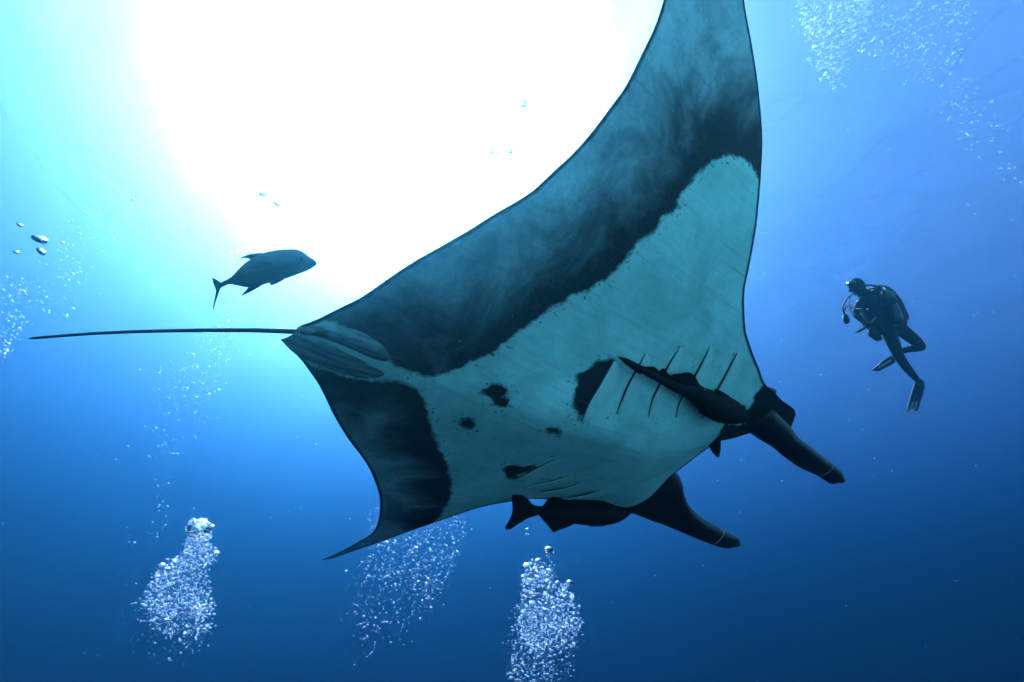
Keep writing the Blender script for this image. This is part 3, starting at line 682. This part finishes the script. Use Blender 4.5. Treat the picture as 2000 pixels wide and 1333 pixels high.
    # swim fins
    for p0, p1, poly, ribs in (((925, 955), (868, 1190), [(895, 940), (930, 935), (966, 985), (950, 1060), (930, 1130), (908, 1190), (890, 1178), (868, 1172), (845, 1186), (824, 1197), (842, 1110), (866, 1030), (880, 985)], [[(905, 1115), (895, 1150), (880, 1182)], [(878, 1115), (865, 1150), (845, 1184)]]),
                               ((740, 775), (568, 870), [(735, 760), (755, 795), (720, 828), (660, 858), (612, 882), (560, 873), (590, 845), (640, 800), (690, 768)], [[(700, 800), (660, 825), (610, 855)]])):
        far = .26 if p0[0] < 900 else .02
        fr = Frame2(z([p0])[0], D0+far, z([p1])[0], D0+far+.08)
        V, F = fin(fr, z(poly), .035); Vw = [fr.M @ Vector(v) for v in V]
        sf = obj('swim_fin', Vw, F, M_FIN, root)
        for rb in ribs:
            q = catmull([tuple(fr.M @ Vector((*fr.ab(p), .018))) for p in z(rb)], 9); V, F = loft(q, .012, .012, fr.ez, 7); obj('fin_rib', V, F, M_RIB, sf)
build_diver()

# ------------------------------------------------------------------ bubbles
def glass_bubble():
    t = NT('bubble_glass')
    g = t.n('ShaderNodeBsdfGlass'); g.inputs['IOR'].default_value = .75; g.inputs['Roughness'].default_value = .02
    return t.done(g.outputs[0])
def fine_bubble():
    t = NT('fine_bubble')
    g = t.n('ShaderNodeBsdfGlass'); g.inputs['IOR'].default_value = .75; g.inputs['Roughness'].default_value = .10
    gs = t.n('ShaderNodeBsdfGlossy'); gs.inputs['Roughness'].default_value = .22; gs.inputs['Color'].default_value = (.80, .93, 1, 1)
    tl = t.n('ShaderNodeBsdfTranslucent'); tl.inputs[0].default_value = (.72, .90, 1, 1)
    tr = t.n('ShaderNodeBsdfTransparent')
    def mix(f, a, b):
        m = t.n('ShaderNodeMixShader'); m.inputs[0].default_value = f; t.l(a.outputs[0], m.inputs[1]); t.l(b.outputs[0], m.inputs[2]); return m
    return t.done(mix(.36, mix(.75, tr, g), mix(.45, gs, tl)).outputs[0])
M_BUB, M_FINE = glass_bubble(), fine_bubble()

def ico(sub):
    bm = bmesh.new(); bmesh.ops.create_icosphere(bm, subdivisions=sub, radius=1)
    V = np.array([v.co[:] for v in bm.verts]); F = np.array([[v.index for v in f.verts] for f in bm.faces]); bm.free(); return V, F
ICO1, ICO3 = ico(2), ico(3)
def inside(x, y, poly):
    P = np.array(poly, float); Q = np.roll(P, -1, 0); r = np.zeros(len(x), bool)
    with np.errstate(all='ignore'):
        for (ax_, ay_), (bx_, by_) in zip(P, Q):
            r ^= ((ay_ > y) != (by_ > y)) & (x < (bx_-ax_)*(y-ay_)/(by_-ay_)+ax_)
    return r
def cloud(name, label, pieces, depth, spread, big, cat='bubbles', mat=None, flat=.7):
    """one uncountable cloud of fine bubbles; pieces = (outline, count, soft edge, size)"""
    C, Rr = [], []
    for poly, n, soft, size in pieces:
        P = np.array(poly, float); lo, hi = P.min(0), P.max(0); got = 0
        while got < n:
            x, y = rng.uniform(lo[0], hi[0], 4000), rng.uniform(lo[1], hi[1], 4000)
            k = inside(x, y, poly); x, y = x[k], y[k]
            # clumping
            cl = np.sin(x*.071+y*.043)*np.sin(y*.083-x*.037)+.6*np.sin(x*.19+1)*np.sin(y*.17)
            k = rng.random(len(x)) < .6+.22*cl; x, y = x[k][:n-got], y[k][:n-got]
            x = x+rng.normal(0, soft, len(x)); y = y+rng.normal(0, soft, len(y))
            d = depth+rng.normal(0, spread, len(x))*1.3
            r = .66*size*np.exp(rng.normal(0, .5, len(x))); r = np.minimum(r, big)
            C += [tuple(at(a, b, c)) for a, b, c in zip(x, y, d)]; Rr += list(r/1000*d); got += len(x)
    C, Rr = np.array(C), np.array(Rr); V0, F0 = ICO1; m = len(C); nv = len(V0)
    S = np.ones((m, 3))*rng.uniform(.75, 1.3, (m, 3)); S[:, 2] *= flat*rng.uniform(.6, 1.2, m)
    V = (V0[None]*S[:, None]*Rr[:, None, None]+C[:, None]).reshape(-1, 3)
    F = (F0[None]+(np.arange(m)*nv)[:, None, None]).reshape(-1, 3)
    me = bpy.data.meshes.new(name); me.vertices.add(len(V)); me.vertices.foreach_set('co', V.ravel())
    me.loops.add(F.size); me.loops.foreach_set('vertex_index', F.ravel().astype(np.int32))
    me.polygons.add(len(F)); me.polygons.foreach_set('loop_start', np.arange(0, F.size, 3, dtype=np.int32))
    me.update(calc_edges=True); me.polygons.foreach_set('use_smooth', [True]*len(F)); me.validate()
    o = bpy.data.objects.new(name, me); col.objects.link(o); me.materials.append(mat or M_FINE)
    return tag(o, label, cat, kind='stuff')

cloud('bubble_plume', 'dense white plume of diver bubbles rising under the far head fin', [
    ([(1022, 1110), (1045, 1095), (1075, 1112), (1090, 1140), (1110, 1140), (1122, 1175), (1135, 1215), (1132, 1245), (1110, 1265), (1050, 1270), (1010, 1250), (1012, 1200), (1018, 1150)], 2300, 4, 1.6),
    ([(1012, 1180), (1130, 1200), (1120, 1262), (1090, 1290), (1070, 1345), (1000, 1345), (995, 1290)], 900, 7, 1.5),
    ([(1000, 1270), (1120, 1260), (1115, 1345), (995, 1345)], 260, 8, 1.5),
    ([(1060, 1078), (1085, 1078), (1080, 1110), (1065, 1110)], 40, 3, 1.3), ([(1020, 1035), (1050, 1035), (1045, 1045), (1025, 1045)], 14, 6, 1.2)], 4.6, .16, 4)
cloud('bubble_plume', 'ragged pillar of bubbles with a round head below the manta tail', [
    ([(362, 1030), (375, 1014), (400, 1012), (414, 1026), (412, 1050), (400, 1058), (362, 1058)], 520, 2, 1.7),
    ([(365, 1055), (405, 1055), (428, 1080), (420, 1095), (400, 1105), (355, 1110), (345, 1095)], 560, 4, 1.7),
    ([(310, 1110), (345, 1095), (400, 1108), (412, 1160), (410, 1190), (380, 1210), (320, 1205), (280, 1180), (290, 1140)], 1700, 6, 1.6),
    ([(285, 1180), (410, 1190), (402, 1245), (385, 1262), (330, 1240), (285, 1215)], 650, 9, 1.5),
    ([(250, 1130), (320, 1120), (420, 1230), (330, 1300), (250, 1280)], 130, 10, 1.4), ([(295, 955), (330, 955), (325, 1040), (230, 1070), (300, 1010)], 34, 4, 1.6)], 4.8, .16, 5)
cloud('bubble_plume', 'loose curtain of fine bubbles hanging below the drooping far wing', [
    ([(735, 1055), (900, 1000), (915, 1040), (880, 1120), (850, 1180), (790, 1150), (720, 1120), (700, 1095)], 1300, 6, 1.12),
    ([(700, 1095), (870, 1120), (845, 1200), (790, 1240), (690, 1230), (680, 1160)], 420, 9, 1.2),
    ([(670, 1200), (830, 1200), (800, 1280), (680, 1290)], 60, 8, 1.5), ([(722, 985), (742, 980), (736, 1040), (720, 1050)], 40, 3, 1.2)], 5.4, .2, 3.2)
cloud('bubble_plume', 'faint column of tiny bubbles rising behind the manta tail', [
    ([(390, 590), (450, 580), (470, 660), (440, 740), (400, 800), (330, 800), (320, 760), (350, 710), (385, 660)], 420, 8, 1.2),
    ([(320, 700), (420, 690), (430, 790), (380, 860), (320, 900), (290, 860)], 150, 10, 1.5), ([(270, 850), (350, 850), (330, 960), (280, 970)], 26, 8, 1.5),
    ([(440, 390), (560, 380), (560, 470), (480, 560), (430, 590), (410, 540)], 300, 10, 1.1)], 6.5, .3, 3)
cloud('bubble_plume', 'stream of bright bubbles entering at the side of the manta tail tip', [
    ([(-10, 545), (30, 540), (60, 580), (50, 640), (20, 700), (-10, 720)], 170, 6, 2.0),
    ([(40, 560), (90, 500), (120, 440), (220, 330), (280, 300), (260, 420), (160, 540), (90, 630)], 320, 10, 1.35),
    ([(120, 520), (160, 500), (150, 600), (115, 640)], 40, 8, 1.5)], 5.2, .25, 4)
cloud('bubble_plume', 'sunlit cloud of bubbles spreading under the surface beside the raised wing', [
    ([(1560, -10), (1700, -10), (1690, 60), (1650, 110), (1640, 170), (1620, 180), (1590, 120), (1565, 60)], 1500, 9, 1.6),
    ([(1640, -10), (1890, -10), (1890, 70), (1870, 140), (1780, 160), (1680, 110)], 800, 10, 1.6),
    ([(1780, 120), (1880, 120), (1930, 200), (1960, 270), (1900, 300), (1840, 230)], 130, 12, 1.7)], 6.0, .4, 4)
cloud('bubble_plume', 'thin scatter of bubbles in the brightest water along the trailing edge', [
    ([(940, 310), (1030, 300), (1020, 380), (960, 420), (930, 410)], 130, 8, 1.2)], 5.0, .3, 3)
cloud('marine_snow', 'fine pale specks of plankton drifting in the water', [
    ([(-50, -50), (2050, -50), (2050, 1380), (-50, 1380)], 420, 5, .75)], 1.6, .35, 1.3, 'plankton', plain('plankton', (.42, .68, .78), .6, .2))

# bubbles big enough to count
me_round = bpy.data.meshes.new('bubble'); me_round.from_pydata(ICO3[0].tolist(), [], ICO3[1].tolist()); me_round.polygons.foreach_set('use_smooth', [True]*len(ICO3[1])); me_round.materials.append(M_BUB)
V = ICO3[0].copy(); V[:, 2] = np.where(V[:, 2] < 0, V[:, 2]*.28-.10*np.exp(-((V[:, 0]**2+V[:, 1]**2)/.2)), V[:, 2]*.85)
V += .03*np.sin(V[:, [1, 2, 0]]*5)
me_cap = bpy.data.meshes.new('cap_bubble'); me_cap.from_pydata(V.tolist(), [], ICO3[1].tolist()); me_cap.polygons.foreach_set('use_smooth', [True]*len(ICO3[1])); me_cap.materials.append(M_BUB)
def bubble(x, y, d, r, label, group, cap=False, flat=.9):
    o = bpy.data.objects.new('cap_bubble' if cap else 'bubble', me_cap if cap else me_round); col.objects.link(o)
    o.location = at(x, y, d); k = r/1000*d; o.scale = (k*random.uniform(.92, 1.08), k, k*flat)
    o.rotation_euler = (random.uniform(-.3, .3), random.uniform(-.3, .3), random.uniform(0, 6))
    return tag(o, label, 'bubble', group)
random.seed(5)
bubble(77, 467, 3.2, 13, 'largest flattened bubble drifting above the tip of the manta tail', 'flattened bubbles above the tail tip', flat=.45)
bubble(80, 491, 3.2, 9, 'tilted flattened bubble just under the largest one by the tail tip', 'flattened bubbles above the tail tip', flat=.5)
for x, y, r in ((38, 439, 5), (31, 492, 5)):
    bubble(x, y, 3.2, r, 'small bubble beside the large flattened bubbles above the tail tip', 'small bubbles by the flattened ones', flat=.6)
bubble(1022, 202, 3.6, 8, 'single round bubble alone in the brightest water', None)
for x, r in ((958, 6), (972, 5), (996, 6), (1023, 4)):
    bubble(x, 295, 4.2, r, 'bubble in a level row beside the manta trailing edge', 'row of bubbles by the trailing edge', flat=.7)
for x, y, r in ((513, 378, 6), (509, 380, 3.5), (541, 398, 6), (553, 400, 4.5), (566, 399, 3.5), (568, 394, 3)):
    bubble(x, y, 4.6, r, 'pale bubble in the small cluster above the jack fish', 'bubbles above the jack fish', flat=.6)
bubble(1071, 1075, 4.5, 9, 'flat dark-bottomed cap bubble leading the dense plume', None, True)
for x, y, r in ((1029, 1107, 10), (1051, 1097, 8), (1073, 1117, 8), (1112, 1139, 7), (1101, 1155, 6), (1022, 1128, 6), (1088, 1140, 5)):
    bubble(x, y, 4.5, r, 'domed bubble at the top of the dense white plume', 'domed bubbles topping the dense plume', True)
bubble(389, 1036, 4.75, 22, 'big dome bubble forming the round head of the ragged pillar', None, True, flat=1.2)
for x, y, r in ((315, 1106, 8), (340, 1098, 7), (329, 1112, 5), (347, 1121, 6), (422, 1082, 8), (400, 1106, 5)):
    bubble(x, y, 4.7, r, 'bright bubble on the shoulder of the ragged bubble pillar', 'shoulder bubbles of the ragged pillar', True)
z = zz((1500, 0), 3.332)
for x, y in z([(1288, 37), (1350, 87), (1255, 225), (1315, 250), (1210, 345), (1165, 405), (1285, 520), (1360, 580), (1235, 570), (1130, 562), (1215, 680), (1185, 765), (1250, 805), (1360, 792), (1455, 820), (1465, 900), (1285, 875), (1515, 992), (1570, 1070), (1605, 1095), (1510, 1100), (1530, 1172), (1645, 1190), (1605, 1162), (1565, 1100), (1320, 980), (1370, 1025), (502, 658)]):
    bubble(x, y, 4.8+random.uniform(-.4, .4), random.uniform(1.6, 2.8), 'small bright bubble trailing loose from the sunlit bubble cloud', 'loose bubbles off the sunlit cloud', flat=.75)
